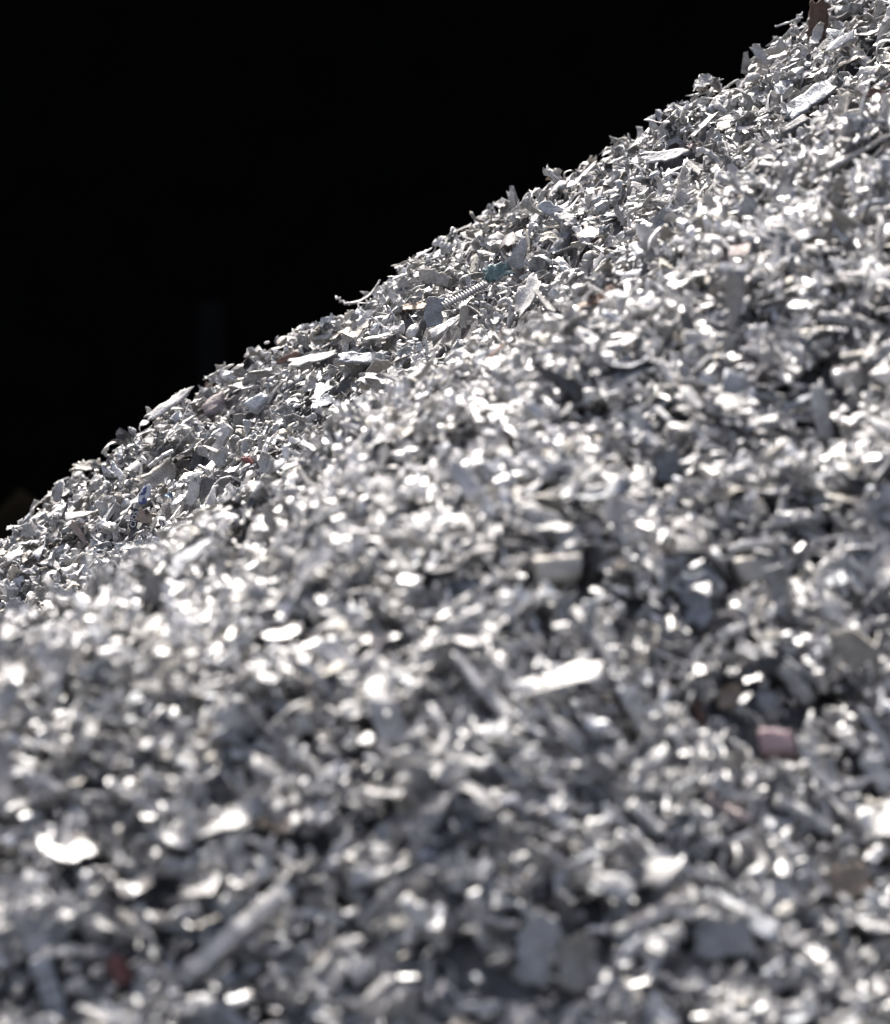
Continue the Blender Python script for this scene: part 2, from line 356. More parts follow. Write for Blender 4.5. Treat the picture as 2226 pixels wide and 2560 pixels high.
def mark(name, cat, label, ref, u, v, ln, ang, nrm, mat, VF, lift=.22, lean=0., wid=.3, group=None, clear=1., part=None, smooth=True):
    M, p, s = frame(u, v, ln, ang, nrm, lift, lean)
    V, F = VF
    V = V/np.ptp(V, axis=0).max()
    me = mesh_from(part or name, V*s, F, mats=[MATS[mat] if isinstance(mat, int) else mat], smooth=smooth)
    o = link(name, None if part else me, label=label, category=cat)
    if part: link(part, me, o)
    if group: o['group'] = group
    Mr = M.copy(); Mr[:3, :3] /= s; o.matrix_world = Matrix(Mr.tolist())
    a = math.radians(ang); du, dv = math.cos(a)*ln*.42, -math.sin(a)*ln*.42
    W = (V*s)@Mr[:3, :3].T+p
    LAND.append(dict(obj=o, u=u, v=v, ref=ref, s=s))
    CLEAR.append((u-du, v-dv, u+du, v+dv, wid*ln*.5*clear, p[1], W))
    return o, s
R_ = lambda k: np.random.default_rng(9000+k)
def SH(k, **kw): return sheet(R_(k), kw.pop('nx', 11), kw.pop('ny', 8), **kw)
def FL(k, aspect=.7, **kw): return SH(k, **dict(dict(aspect=aspect, curl=.6, creases=0, crumple=.03, jag=.14, thick=.045), **kw))
def ST(k, aspect=.2, **kw): return SH(k, **dict(dict(aspect=aspect, curl=.4, creases=0, crumple=.02, jag=.12, thick=.04, nx=13, ny=6), **kw))
def RD(k, width=.15, **kw): return rod(R_(k), **dict(dict(n=11, k=8, width=width, bend=.3), **kw))
def LU(k, **kw): return lump(R_(k), 3, **kw)
def BX(k, **kw): return block(R_(k), **kw)
def CR(k): return crumple(R_(k), 14, 11)
f, st, rd, lu, cr = 'metal_flake', 'metal_strip', 'metal_rod', 'metal_lump', 'crumpled_scrap'
# --- in or near focus, middle of the crest
def helix(turns, rad, wire, per=14, flat=.75):
    t = np.linspace(0, turns, turns*per+1); a = t*2*math.pi
    path = np.stack([t/turns-.5, np.cos(a)*rad, np.sin(a)*rad*flat], -1)
    return rod(np.random.default_rng(1), k=5, width=wire, noise=.02, path=path)
sp, s_ = mark('coil_spring', 'spring', 'tightly wound silver coil spring lying on the crest below the teal fragment', 'the coil spring', 1164, 738, 126, 27, 'UC', PALE, helix(16, .10, .028), lift=.3, wid=.34, part='coil')
cv, cf = rod(R_(77), n=9, k=8, width=.13, bend=.02, noise=.03)
link('core', mesh_from('core', cv*s_*.96, cf, mats=[MATS[MID]]), sp)
mark('coil_spring', 'spring', 'short dark coil spring half buried right of the tall triangular flake', 'the short dark spring', 1411, 628, 46, 20, 'UC', DARK, helix(9, .2, .06), wid=.5)
mark(f, 'metal flake', 'crinkled teal painted fragment just above the coil spring', 'the teal fragment', 1244, 680, 78, 18, (0, .4, 1), TEAL, SH(1, aspect=.6, curl=.5, creases=0, crumple=.13, jag=.2, thick=.05), wid=.6, lift=.4)
mark(f, 'metal flake', 'broad grey triangular flake standing upright above right of the teal fragment', 'the tall triangular flake', 1298, 632, 92, 70, 'C', PALE, FL(2, .75, taper=.7), wid=.6, lift=.3)
mark(f, 'metal flake', 'wide grey flake with a peaked top edge left of the coil spring', 'the peaked grey flake', 1090, 694, 96, -18, 'C', BEIGE, FL(3, .6, taper=.5, curl=.5), wid=.5)
mark(f, 'metal flake', 'pale folded plate with a grey near face and a white sunlit side', 'the folded pale plate', 1318, 742, 120, 58, 'L', PALE, FL(4, .8, creases=0, curl=1.6, curl_dir=1.57), wid=.7, lift=.35)
mark(f, 'metal flake', 'sunlit right face of the folded pale plate, put in as a separate white sheet', 'the sunlit white sheet', 1362, 752, 84, -48, 'UR', WHITE, FL(5, .55, curl=.5), wid=.5, lift=.4)  # white colour paints the plate's sunlit face as its own piece
hook = [(-.5, 0, 0), (-.35, 0, 0), (-.1, 0, 0), (.1, .0, 0), (.25, -.02, 0), (.38, -.1, 0), (.43, -.22, 0), (.36, -.33, 0), (.22, -.38, 0)]
mark(rd, 'metal rod', 'grey round bar bent over like a hook below the teal fragment', 'the hooked bar', 1268, 775, 78, 84, 'C', PALE, rod(R_(6), k=8, width=.15, noise=.03, path=[(x, -y, z) for x, y, z in hook]), wid=.5, lift=.3)
mark(st, 'metal strip', 'grey strip pressed into lengthwise ridges at the lower end of the coil spring', 'the ridged strip', 1086, 778, 84, 78, 'C', BLUISH, ST(7, .62, crumple=.05, curl=.6), wid=.6)
mark(f, 'metal flake', 'long pale wedge of sheet pointing up towards the coil spring', 'the pale wedge', 1118, 812, 108, 32, 'UC', PALE, FL(8, .38, taper=.7), wid=.35)
mark(f, 'metal flake', 'upright beige tab standing in front of the coil spring', 'the beige tab', 1160, 792, 62, 82, 'C', BEIGE, FL(9, .45), wid=.45, lift=.5)
mark(f, 'metal flake', 'bent cup of sheet with a brown inside left of the ridged strip', 'the brown lined cup', 1034, 766, 66, 8, (0, .8, .7), TAN, FL(10, .5, curl=2.2), wid=.5)
mark(lu, 'metal lump', 'rounded grey pebble shaped lump under the brown lined cup', 'the round pebble lump', 1004, 824, 34, 70, 'C', MID, LU(11, planes=18), wid=.7)
mark(lu, 'metal lump', 'longer smooth grey lump beside the round pebble lump', 'the long smooth lump', 1034, 828, 46, 62, 'C', PALE, LU(12, planes=18, wide=.55), wid=.55)
mark(st, 'metal strip', 'thin pale strip slanting down to the two pebble lumps', 'the thin slanting strip', 976, 824, 118, -33, 'U', PALE, ST(13, .1, curl=.7), wid=.14, lift=.12)
mark(st, 'metal strip', 'long grey strip curving along the crest left of the peaked grey flake', 'the curving crest strip', 912, 738, 108, 34, 'UL', PALE, ST(14, .12, curl=1.1, curl_dir=0.), wid=.2, lift=.2)
mark(rd, 'metal rod', 'small twisted curl poking out over the black at the crest', 'the crest curl', 856, 752, 44, -30, 'C', PALE, rod(R_(15), k=6, width=.16, noise=.1, path=[(-.5, .05, 0), (-.4, -.1, .1), (-.25, .05, .15), (-.12, -.12, 0), (.05, .06, -.1), (.2, -.1, 0), (.35, .05, .1), (.5, .0, 0)]), wid=.4, lift=.4)
mark(rd, 'metal rod', 'stubby rounded bar end sticking out of the crest above the coil spring', 'the stubby bar end', 1108, 613, 54, -22, 'C', PALE, RD(16, .38, square=True), wid=.4, smooth=False, lift=.45)
mark(f, 'metal flake', 'large white cracked sheet lying flat and sunlit on the left crest', 'the cracked white sheet', 782, 896, 128, 14, (0, 1, .62), WHITE, FL(17, .42, jag=.2, taper=.3), wid=.35, lift=.16)
mark(st, 'metal strip', 'dark brown strip tucked behind the cracked white sheet', 'the brown strip behind', 722, 894, 66, 22, 'C', RUST, ST(18, .3), wid=.3, lift=.1)
mark(f, 'metal flake', 'wide grey worn slab right of the cracked white sheet', 'the worn slab', 910, 894, 140, 4, 'UC', BLUISH, FL(19, .3, crumple=.04), wid=.25)
mark(f, 'metal flake', 'small black scorched chip below the worn slab', 'the black chip', 858, 968, 44, 50, 'C', DARK, FL(20, .6), wid=.6)
mark(f, 'metal flake', 'pale grey flake lying against the lower left of the black chip', 'the chip side flake', 806, 1004, 66, 25, 'UC', BLUISH, FL(21, .65, curl=1.2), wid=.6)
mark(st, 'metal strip', 'rusty dark strip lying aslant below the folded pale plate', 'the rusty slanting strip', 1240, 878, 84, 38, 'U', RUST, ST(22, .2), wid=.22, lift=.3)
mark(f, 'metal flake', 'peach coloured shard standing above the rusty slanting strip', 'the peach shard', 1258, 838, 46, 80, 'C', PINK, FL(23, .5), wid=.45, lift=.35)
mark(f, 'metal flake', 'dark reddish brown flake among grey chips right of the sunlit white sheet', 'the reddish brown flake', 1508, 738, 76, 30, 'UC', RUST, FL(24, .5, curl=1.4), wid=.4, lift=.3)
mark(f, 'metal flake', 'tan brown flake left of the reddish brown flake', 'the tan brown flake', 1466, 764, 58, 15, 'UC', TAN, FL(25, .5), wid=.4, lift=.3)
mark(st, 'metal strip', 'long thin dark edged strip running diagonally on the middle of the slope', 'the thin diagonal strip', 1625, 680, 190, 24, 'U', MID, ST(26, .09), wid=.12, lift=.12)
# --- upper right
mark(f, 'metal flake', 'tall dark rusty brown plate standing at the top of the crest', 'the tall rusty plate', 2046, 48, 112, 82, 'C', RUST, FL(30, .6, curl=.8), wid=.6, lift=.4)
mark(f, 'metal flake', 'pale curved blade in front of the tall rusty plate', 'the curved blade', 2044, 84, 62, 70, 'C', PALE, FL(31, .5, curl=2., taper=.4), wid=.5, lift=.6)
mark(f, 'metal flake', 'pale flared flake poking up from the crest left of the curved blade', 'the flared crest flake', 1906, 136, 66, -48, 'C', PALE, FL(32, .42, curl=1.4), wid=.45, lift=.35)
mark(cr, 'crumpled scrap', 'big crumpled knob rising from the crest with a notched top', 'the notched crest knob', 1766, 206, 84, 15, 'C', PALE, CR(33), wid=.8, smooth=False, lift=.35)
mark(f, 'metal flake', 'large flat grey sheet leaning along the upper right slope', 'the leaning grey sheet', 2020, 250, 160, 33, (-.35, .55, .8), BLUISH, FL(34, .42, curl=.3), wid=.4, lift=.2)
mark(lu, 'metal lump', 'dark thick slab lying below the leaning grey sheet', 'the dark thick slab', 1990, 320, 88, 28, 'UC', DARK, BX(35, wide=.35, flat=.4), wid=.35, lift=.2)
mark(f, 'metal flake', 'bright white square chip facing the sun on the upper slope', 'the white square chip', 1734, 416, 54, -40, 'U', WHITE, FL(36, .85, round_=.05), wid=.7, lift=.3)
mark(f, 'metal flake', 'long grey sheet lying left of the white square chip', 'the long grey sheet', 1662, 388, 130, 10, 'UC', PALE, FL(37, .35, taper=.4), wid=.35)
mark(cr, 'crumpled scrap', 'small crumple tinted red above the white square chip', 'the red tinted crumple', 1737, 370, 46, 60, 'C', PINK, CR(38), wid=.7, smooth=False, lift=.3)
mark(f, 'metal flake', 'dull reddish flake near the right end of the upper slope', 'the dull reddish flake', 2196, 236, 62, -8, 'C', RUST, FL(39, .5, curl=1.2), wid=.5, lift=.3)
mark(st, 'metal strip', 'big blurred grey bar lying diagonally at the right end of the slope', 'the big grey bar', 2140, 384, 210, 29, 'UL', MID, ST(40, .2, thick=.07, curl=.1, crumple=.01), wid=.22, lift=.16)
mark(f, 'metal flake', 'pale pink lilac chip among blurred grey scrap', 'the lilac chip', 1850, 625, 74, 14, 'UC', PINK, FL(41, .45), wid=.4, lift=.35)
mark(f, 'metal flake', 'mauve chip just left below the lilac chip', 'the small mauve chip', 1822, 644, 44, 40, 'C', MAUVE, FL(42, .6), wid=.5, lift=.4)
mark(f, 'metal flake', 'upright blurred beige tab above right of the lilac chip', 'the upright beige tab', 2098, 478, 84, 85, 'C', BEIGE, FL(43, .5), wid=.5, lift=.4)
mark(f, 'metal flake', 'pale bowl shaped flake standing upright left of the lilac chip', 'the bowl flake', 1870, 520, 72, 60, 'C', PALE, FL(44, .8, curl=2.), wid=.7, lift=.3)
# --- left crest
mark(lu, 'metal lump', 'small brick red chip sitting among grey flakes on the left crest', 'the brick red chip', 620, 1151, 36, -22, 'C', RED, LU(50, wide=.55), wid=.6, lift=.45)
mark(lu, 'metal lump', 'flat bluish stone like chip with white specks on the left crest', 'the bluish speckled chip', 640, 1010, 66, 25, 'C', BLUISH, LU(51, wide=.8, flat=.3, planes=12), wid=.7, lift=.35)
mark(lu, 'metal lump', 'flat mauve stone like chip left of the bluish speckled chip', 'the mauve stone chip', 544, 1014, 66, 30, 'C', STONE, LU(52, wide=.7, flat=.3, planes=10), wid=.7, lift=.3)
mark(st, 'metal strip', 'long pale trough shaped strip leaning along the left crest against the black', 'the crest trough', 420, 1012, 150, 35, (-.3, .6, .8), PALE, ST(53, .22, curl=.5), wid=.25, lift=.2)
mark(f, 'metal flake', 'curled ring like flake at the far left crest', 'the ring flake', 146, 1226, 52, 40, 'C', PALE, FL(54, .8, curl=3.), wid=.7, lift=.3)
mark(f, 'metal flake', 'scalloped flake with a wavy rim on the far left crest', 'the scalloped flake', 214, 1166, 78, 5, 'UC', BEIGE, FL(55, .5, jag=.25, curl=1.), wid=.5, lift=.3)
mark(f, 'metal flake', 'long dark curved shell sweeping up to the right above the patterned chip', 'the sweeping shell', 392, 1192, 116, 25, (0, .3, 1), BEIGE, FL(56, .34, curl=1.6, curl_dir=0., taper=-.4), wid=.35, lift=.25)
mark(f, 'metal flake', 'small turquoise blue scrap right of the patterned chip', 'the turquoise scrap', 420, 1240, 30, 20, 'C', BLUE, SH(57, aspect=.7, curl=1., creases=2, crumple=.1), wid=.6, lift=.5)
mark(f, 'metal flake', 'orange brown flake with a scooped edge beside the navy tag', 'the orange brown flake', 362, 1292, 48, -25, 'C', TAN, FL(58, .8, jag=.2), wid=.6, lift=.4)
mark(f, 'metal flake', 'pink lined pointed shard standing on the lower left crest', 'the pink pointed shard', 196, 1330, 66, -55, 'L', PINK, FL(59, .5, taper=.6, curl=1.5), wid=.5, lift=.4)
mark(f, 'metal flake', 'bright white strip of sheet sunlit on the slope right of the navy tag', 'the bright sheet strip', 458, 1330, 74, -58, 'G', SILVER, FL(60, .42), wid=.4, lift=.35)
mark(f, 'metal flake', 'dark grey five sided plate with a bright top edge at the left', 'the five sided plate', 44, 1520, 68, -20, 'C', MID, FL(61, .75, round_=.1, jag=.2, curl=.3), wid=.7, lift=.4)
mark(st, 'metal strip', 'squared grey bar lying aslant right of the five sided plate', 'the squared bar', 98, 1563, 72, 15, 'UC', PALE, RD(62, .2, square=True), wid=.25, smooth=False, lift=.35)
mark(f, 'metal flake', 'wide ribbed pale flake right of the five sided plate', 'the ribbed flake', 172, 1492, 96, -18, 'UC', PALE, FL(63, .45, crumple=.06), wid=.45, lift=.3)
mark(cr, 'crumpled scrap', 'bright knotted crumple at the right end of the ribbed flake', 'the knotted crumple', 245, 1500, 76, 70, 'C', SILVER, CR(64), wid=.7, smooth=False, lift=.35)
mark(f, 'metal flake', 'creamy torn flake with jagged bottom above the ribbed flake', 'the creamy torn flake', 98, 1490, 52, 75, 'C', BEIGE, FL(65, .55, jag=.3), wid=.5, lift=.4)
mark(f, 'metal flake', 'squat upright tab standing left of the brick red chip', 'the upright tab', 556, 1142, 54, 78, 'C', PALE, FL(66, .5), wid=.5, lift=.4)
mark(f, 'metal flake', 'tall grey leaf shaped tab standing right of the brick red chip', 'the leaf shaped tab', 662, 1160, 62, 85, 'C', PALE, FL(67, .55, round_=.9), wid=.5, lift=.45)
mark(f, 'metal flake', 'flat white chip lying in front of the leaf shaped tab', 'the flat white chip', 676, 1200, 56, -10, 'UC', WHITE, FL(68, .6), wid=.5, lift=.5)
mark(f, 'metal flake', 'dark square flake left of the upright tab', 'the dark square flake', 492, 1152, 52, 70, 'C', DARK, FL(69, .6), wid=.5, lift=.35)
# --- blurred middle
mark(f, 'metal flake', 'blurred brown grey hollow box shape left of the dark red strip', 'the hollow brown box', 384, 1470, 100, 86, 'C', BEIGE, FL(70, .8, curl=2.6, curl_dir=1.57), wid=.75, lift=.4)
mark(st, 'metal strip', 'blurred dark red strip below the hollow brown box', 'the dark red strip', 512, 1511, 72, 28, 'UC', RED, ST(71, .28), wid=.3, lift=.5)
mark(f, 'metal flake', 'upright blurred grey plate standing left of the slope middle', 'the upright grey plate', 674, 1308, 106, 86, 'C', BEIGE, FL(72, .45), wid=.45, lift=.4)
mark(cr, 'crumpled scrap', 'blurred crumple with bright loops left of the upright grey plate', 'the loopy crumple', 612, 1300, 110, 70, 'C', PALE, CR(73), wid=.7, smooth=False, lift=.35)
mark(st, 'metal strip', 'bright wavy strip curling down right of the flat white chip', 'the wavy bright strip', 776, 1200, 96, -38, 'U', WHITE, ST(74, .34, curl=1.4, curl_dir=0.), wid=.3, lift=.45)
mark(f, 'metal flake', 'blurred square topped block standing above the wavy bright strip', 'the square topped block', 818, 1108, 66, 70, (0, .4, 1), BEIGE, FL(75, .8, curl=1.8, curl_dir=0), wid=.7, lift=.45)
mark(f, 'metal flake', 'wide pale blurred sheet on the middle of the slope', 'the wide pale sheet', 1222, 1118, 116, 8, 'UC', WHITE, FL(76, .6), wid=.55, lift=.3)
mark(f, 'metal flake', 'plain bluish grey plate leaning on the mid slope', 'the plain bluish plate', 1670, 1160, 96, 62, 'C', BLUISH, FL(77, .85), wid=.75, lift=.35)
mark(lu, 'metal lump', 'blazing white blurred block high on the right slope', 'the blazing block', 2010, 778, 76, -3, 'G', SILVER, BX(78, wide=.5), wid=.5, lift=.5)
mark(st, 'metal strip', 'long pale bar lying level right of the blazing block', 'the long level bar', 2136, 804, 180, -12, 'U', PALE, RD(79, .18, square=True), wid=.22, smooth=False, lift=.25)
mark(st, 'metal strip', 'tall bright blurred bar standing on end on the right slope', 'the tall bright bar', 2056, 1034, 168, -80, (.3, .5, .8), WHITE, ST(80, .3, thick=.09), wid=.32, lift=.3)
mark(lu, 'metal lump', 'bright white chunk above right of the tall bright bar', 'the bright chunk', 2122, 936, 88, 10, 'G', SILVER, BX(81, wide=.7), wid=.6, lift=.4)
mark(st, 'metal strip', 'pale bar slanting up to the right beside the tall bright bar', 'the slanting pale bar', 2186, 1030, 130, 26, 'U', PALE, RD(82, .2, square=True), wid=.25, smooth=False, lift=.3)
mark(lu, 'metal lump', 'beige blurred box on its side within a dark hollow', 'the beige box', 1395, 1426, 130, 8, 'C', BEIGE, BX(83, wide=.6, flat=.8), wid=.55, lift=.35)
mark(f, 'metal flake', 'dark bent plate closing in the right side of the beige box', 'the dark bent plate', 1470, 1420, 140, 80, 'L', DARK, FL(84, .5, curl=1.4), wid=.5, lift=.25)
mark(f, 'metal flake', 'upright bluish grey slab standing right of the beige box', 'the upright bluish slab', 1740, 1500, 156, -82, 'C', BLUISH, FL(85, .5, thick=.09), wid=.5, lift=.35)
mark(lu, 'metal lump', 'grey beige block under a bright rim on the right slope', 'the grey beige block', 1886, 1430, 110, 5, 'C', BEIGE, BX(86, wide=.75), wid=.65, lift=.35)
mark(st, 'metal strip', 'bright bar lying across the top of the grey beige block', 'the bright rim bar', 1880, 1364, 130, 8, 'U', WHITE, RD(87, .25), wid=.28, lift=.5)
mark(rd, 'metal rod', 'pale slim bar leaning up left of the upright bluish slab', 'the slim leaning bar', 1628, 1510, 110, 52, 'C', PALE, RD(88, .28), wid=.3, lift=.4)
mark(lu, 'metal lump', 'mauve red blurred square chip on the right slope', 'the mauve square chip', 1944, 1858, 104, -6, (0, .45, 1), MAUVE, BX(89, wide=.8, flat=.5), wid=.8, lift=.5)
mark(f, 'metal flake', 'copper brown blurred curl left of the white folded sheet', 'the copper curl', 1822, 1738, 84, 48, 'C', TAN, FL(90, .7, curl=2.), wid=.6, lift=.4)
mark(f, 'metal flake', 'reddish brown upright sliver left of the copper curl', 'the brown sliver', 1748, 1780, 78, -72, 'C', RUST, FL(91, .4), wid=.4, lift=.35)
mark(f, 'metal flake', 'white folded sheet with a grey left face above the mauve square chip', 'the white folded sheet', 1990, 1710, 130, -50, 'UR', WHITE, FL(92, .6, creases=1), wid=.6, lift=.4)
mark(rd, 'metal rod', 'pale pink bar lying aslant left of the long white bar', 'the pale pink bar', 1822, 2026, 128, -28, 'U', PINK, RD(93, .26, square=True), wid=.3, smooth=False, lift=.4)
mark(rd, 'metal rod', 'long white bar slanting down to the right', 'the long white bar', 2010, 2036, 170, -31, 'U', WHITE, RD(94, .24, square=True), wid=.28, smooth=False, lift=.35)
mark(rd, 'metal rod', 'short white stub right of the long white bar', 'the short white stub', 2124, 2050, 72, -52, 'U', WHITE, RD(95, .48), wid=.5, lift=.5)
mark(rd, 'metal rod', 'left one of two parallel short bars above the crumpled cluster', 'the left short bar', 1540, 2044, 92, -44, 'U', WHITE, RD(96, .36, square=True), wid=.4, smooth=False, lift=.4)
mark(rd, 'metal rod', 'right one of two parallel short bars above the crumpled cluster', 'the right short bar', 1616, 2044, 118, -42, 'U', WHITE, RD(97, .3, square=True), wid=.35, smooth=False, lift=.4)
# --- foreground
mark(rd, 'metal rod', 'long square grey bar with a blazing white upper end in the foreground', 'the long square bar', 585, 2345, 345, 41, (-.5, .35, .75), PALE, RD(100, .17, square=True, bend=.03, noise=.04), wid=.2, smooth=False, lift=.12, lean=-.1)
mark(f, 'metal flake', 'blazing white blurred sheet at the lower left', 'the blazing sheet', 172, 2115, 130, -28, 'G', SILVER, FL(101, .75), wid=.7, lift=.4)
mark(f, 'metal flake', 'second blazing white blurred flake right below the blazing sheet', 'the second blazing flake', 336, 2214, 92, 20, 'G', SILVER, FL(102, .8), wid=.8, lift=.4)
mark(lu, 'metal lump', 'white lump put in as the blazing upper end of the long square bar', 'the white cap lump', 708, 2232, 66, -45, 'UC', WHITE, BX(103, wide=.8), wid=.7, lift=.6)  # white block paints the glare on the bar's upper end
mark(rd, 'metal rod', 'short bright bar lying right of the long square bar', 'the short bright bar', 806, 2294, 132, -14, 'U', WHITE, RD(104, .34), wid=.36, lift=.45)
mark(rd, 'metal rod', 'long bright knobbly bar slanting down in the foreground middle', 'the knobbly bright bar', 1060, 2310, 170, -50, 'U', WHITE, RD(105, .26, noise=.2), wid=.3, lift=.4)
mark(rd, 'metal rod', 'level grey bar in the lower left corner', 'the level grey bar', 190, 2385, 180, 0, 'UC', MID, RD(106, .2, square=True), wid=.25, smooth=False, lift=.3)
mark(f, 'metal flake', 'pale red blurred flake below the level grey bar', 'the pale red flake', 298, 2426, 84, -58, 'C', RED, FL(107, .6), wid=.55, lift=.5)
mark(f, 'metal flake', 'orange tan blurred flake at the middle left', 'the orange tan flake', 692, 2058, 104, -20, 'UC', TAN, FL(108, .6, curl=1.2), wid=.5, lift=.4)
mark(rd, 'metal rod', 'pale pillar like bar standing on end in the lower left corner', 'the pale pillar', 122, 2470, 170, -72, 'C', BLUISH, RD(109, .38, square=True), wid=.42, smooth=False, lift=.4)
mark(rd, 'metal rod', 'broad smooth rounded bar with a shaded underside in the foreground', 'the broad smooth bar', 1608, 2308, 172, 27, (0, .8, .6), PALE, RD(110, .38, bend=.1, noise=.03), wid=.42, lift=.4)
mark(f, 'metal flake', 'big dark grey square plate right of the broad smooth bar', 'the dark square plate', 1812, 2342, 170, 3, 'C', MID, FL(111, .75, round_=.05, curl=.3), wid=.75, lift=.4)
mark(f, 'metal flake', 'left of two tall grey plates standing in the foreground', 'the left tall plate', 1340, 2370, 200, 80, 'C', PALE, FL(112, .5), wid=.5, lift=.3)
mark(f, 'metal flake', 'right of two tall grey plates standing in the foreground', 'the right tall plate', 1440, 2412, 150, 84, 'C', BEIGE, FL(113, .6), wid=.55, lift=.4)
mark(cr, 'crumpled scrap', 'bright crumpled cluster above the two tall grey plates', 'the crumpled cluster', 1412, 2220, 150, -60, 'C', SILVER, CR(114), wid=.8, smooth=False, lift=.45)
mark(f, 'metal flake', 'brown grey blurred plate at the right edge above the dark square plate', 'the brown grey plate', 2116, 2206, 130, 12, 'C', TAN, FL(115, .7), wid=.65, lift=.35)
mark(f, 'metal flake', 'pale curled sheet at the right end of the slope above the short white stub', 'the pale edge sheet', 2196, 1930, 120, -50, 'UL', WHITE, FL(116, .6), wid=.55, lift=.4)
mark(f, 'metal flake', 'blazing blurred sheet on the left slope below the dark red strip', 'the glaring sheet', 706, 1580, 110, 15, 'G', SILVER, FL(117, .7), wid=.7, lift=.4)
mark(f, 'metal flake', 'smaller blazing blurred flake right of the glaring sheet', 'the small glaring flake', 948, 1592, 76, -12, 'G', SILVER, FL(118, .8), wid=.8, lift=.4)
mark(f, 'metal flake', 'bright blurred pointed flake below the hollow brown box', 'the bright pointed flake', 372, 1568, 84, 40, 'U', WHITE, FL(119, .7), wid=.7, lift=.4)
mark(lu, 'metal lump', 'single glaring oval lump on the lower middle slope', 'the glaring oval', 958, 1866, 56, 0, 'G', SILVER, LU(120, planes=18, wide=.7), wid=.8, lift=.6)
mark(st, 'metal strip', 'long bright bent strip on the middle left slope', 'the long bright strip', 1000, 1400, 120, -36, 'U', WHITE, ST(121, .4), wid=.4, lift=.35)
mark(st, 'metal strip', 'bright slanting strip right of the brown lined hollow on mid slope', 'the mid slope strip', 1390, 1045, 110, 40, 'U', PALE, ST(122, .3), wid=.3, lift=.3)

# the printed pieces
def text_mesh(name, txt, size, mat):
    cu = bpy.data.curves.new(name, 'FONT'); cu.body = txt; cu.size = size; cu.align_x = 'CENTER'; cu.align_y = 'CENTER'; cu.extrude = size*.01; cu.resolution_u = 3
    to = bpy.data.objects.new(name, cu); C.objects.link(to)
    dg = bpy.context.evaluated_depsgraph_get(); me = bpy.data.meshes.new_from_object(to.evaluated_get(dg))
    bpy.data.objects.remove(to); me.materials.clear(); me.materials.append(mat); return me
tag_, s_ = mark('navy_tag', 'tag', 'narrow navy blue tag printed with white letters standing among grey flakes', 'the navy tag', 336, 1298, 58, 80, 'C', NAVY, FL(130, .36, curl=0, crumple=0., jag=.06, thick=.05), wid=.5, lift=.6, part='plate')
t = link('lettering', text_mesh('lettering', 'CIDS', s_*.34, M_PRINT_W), tag_); t.location = (0, 0, s_*.034)
kf, s_ = mark(f, 'metal flake', 'white curved flake marked with a small black letter near its top', 'the lettered flake', 484, 1226, 84, 78, 'C', WHITE, FL(131, .36, curl=0., crumple=.006, jag=.12), wid=.4, lift=.45, part='plate')
t = link('lettering', text_mesh('lettering', 'K', s_*.14, M_PRINT_K), kf); t.location = (s_*.33, 0, s_*.034); t.rotation_euler = (0, 0, -1.4)
pm, n, l, p = new_mat('blue_pattern'); tc = n.new('ShaderNodeTexCoord'); vo = n.new('ShaderNodeTexNoise'); vo.inputs['Scale'].default_value = 130; vo.inputs['Detail'].default_value = 3
l.new(tc.outputs['Object'], vo.inputs['Vector']); cr_ = n.new('ShaderNodeValToRGB'); cr_.color_ramp.elements[0].position = .47; cr_.color_ramp.elements[1].position = .53
cr_.color_ramp.elements[0].color = (.07, .08, .22, 1); cr_.color_ramp.elements[1].color = (.6, .62, .68, 1); l.new(vo.outputs['Fac'], cr_.inputs['Fac']); l.new(cr_.outputs['Color'], p.inputs['Base Color'])
p.inputs['Roughness'].default_value = .4
mark(f, 'metal flake', 'white chip printed with a dark blue mottled pattern on the left crest', 'the patterned chip', 362, 1236, 58, 62, 'C', pm, FL(132, .5, curl=.6), wid=.5, lift=.5)

# ------------------------------------------------------------------ the rest of the heap
N = 60000
y = np.sqrt(rng.uniform(2.15**2, 5.75**2, N)); x = rng.uniform(-1, 1, N)*(.12*y*1.32+.06)
n = normal(x, y)
z = height(x, y)
u0, v0 = project(np.stack([x, y, z], -1))
keep = (v0 < 2560*1.16) & (z > .02) & (rng.uniform(size=N) < np.where(y < 4., .56/n[:, 2], np.where(y < 5.2, .36/n[:, 2], .18))); x, y, z, n = x[keep], y[keep], z[keep], n[keep]; N = len(x)
size = np.where(y > 4., .0175, .021)*(1-rng.uniform(0, 1, N))**(-1/2.1); size = np.where(size > np.where(y > 4.8, .042, np.where(y > 4., .056, .07)), rng.uniform(.016, .04, N), size)
kind = np.where(y > 4.0, rng.choice(5, N, p=[.49, .20, .07, .05, .19]), rng.choice(5, N, p=[.33, .44, .12, .02, .09]))
size = np.where(kind == 1, np.minimum(size*1.5, np.where(y > 3.6, .058, .085)), size); size = np.where(kind == 2, np.minimum(size, .045), size); size = np.where(kind == 3, np.minimum(size*.75, .024), size); size = np.where(kind == 4, np.clip(size, .016, .036)*.95, size); size = np.where((kind == 0) & (y > 3.5), np.minimum(size, .05), size)
mat = rng.choice(9, N, p=[.15, .31, .21, .12, .10, .05, .05, .006, .004]); mat = np.where((mat >= 6) & (size > .027), 1, mat); mat = np.where((mat == 0) & (size > np.where(kind == 0, .03, .042)), 2, mat); mat = np.where((mat == 8), rng.choice([8, 10, 12, 13, 9], N), mat)
blur = np.abs(1/y-1/FOCUS)*275
lev = np.where(blur < 7, 0, np.where(size > .03, 1, 2)); lev = np.where((lev == 0) & (size < .02), 1, lev)
lev = np.where(y > 5.15, 2, lev)
pid = np.array([rng.integers(len(PROTO[a][KINDS[k]])) for a, k in zip(lev, kind)])
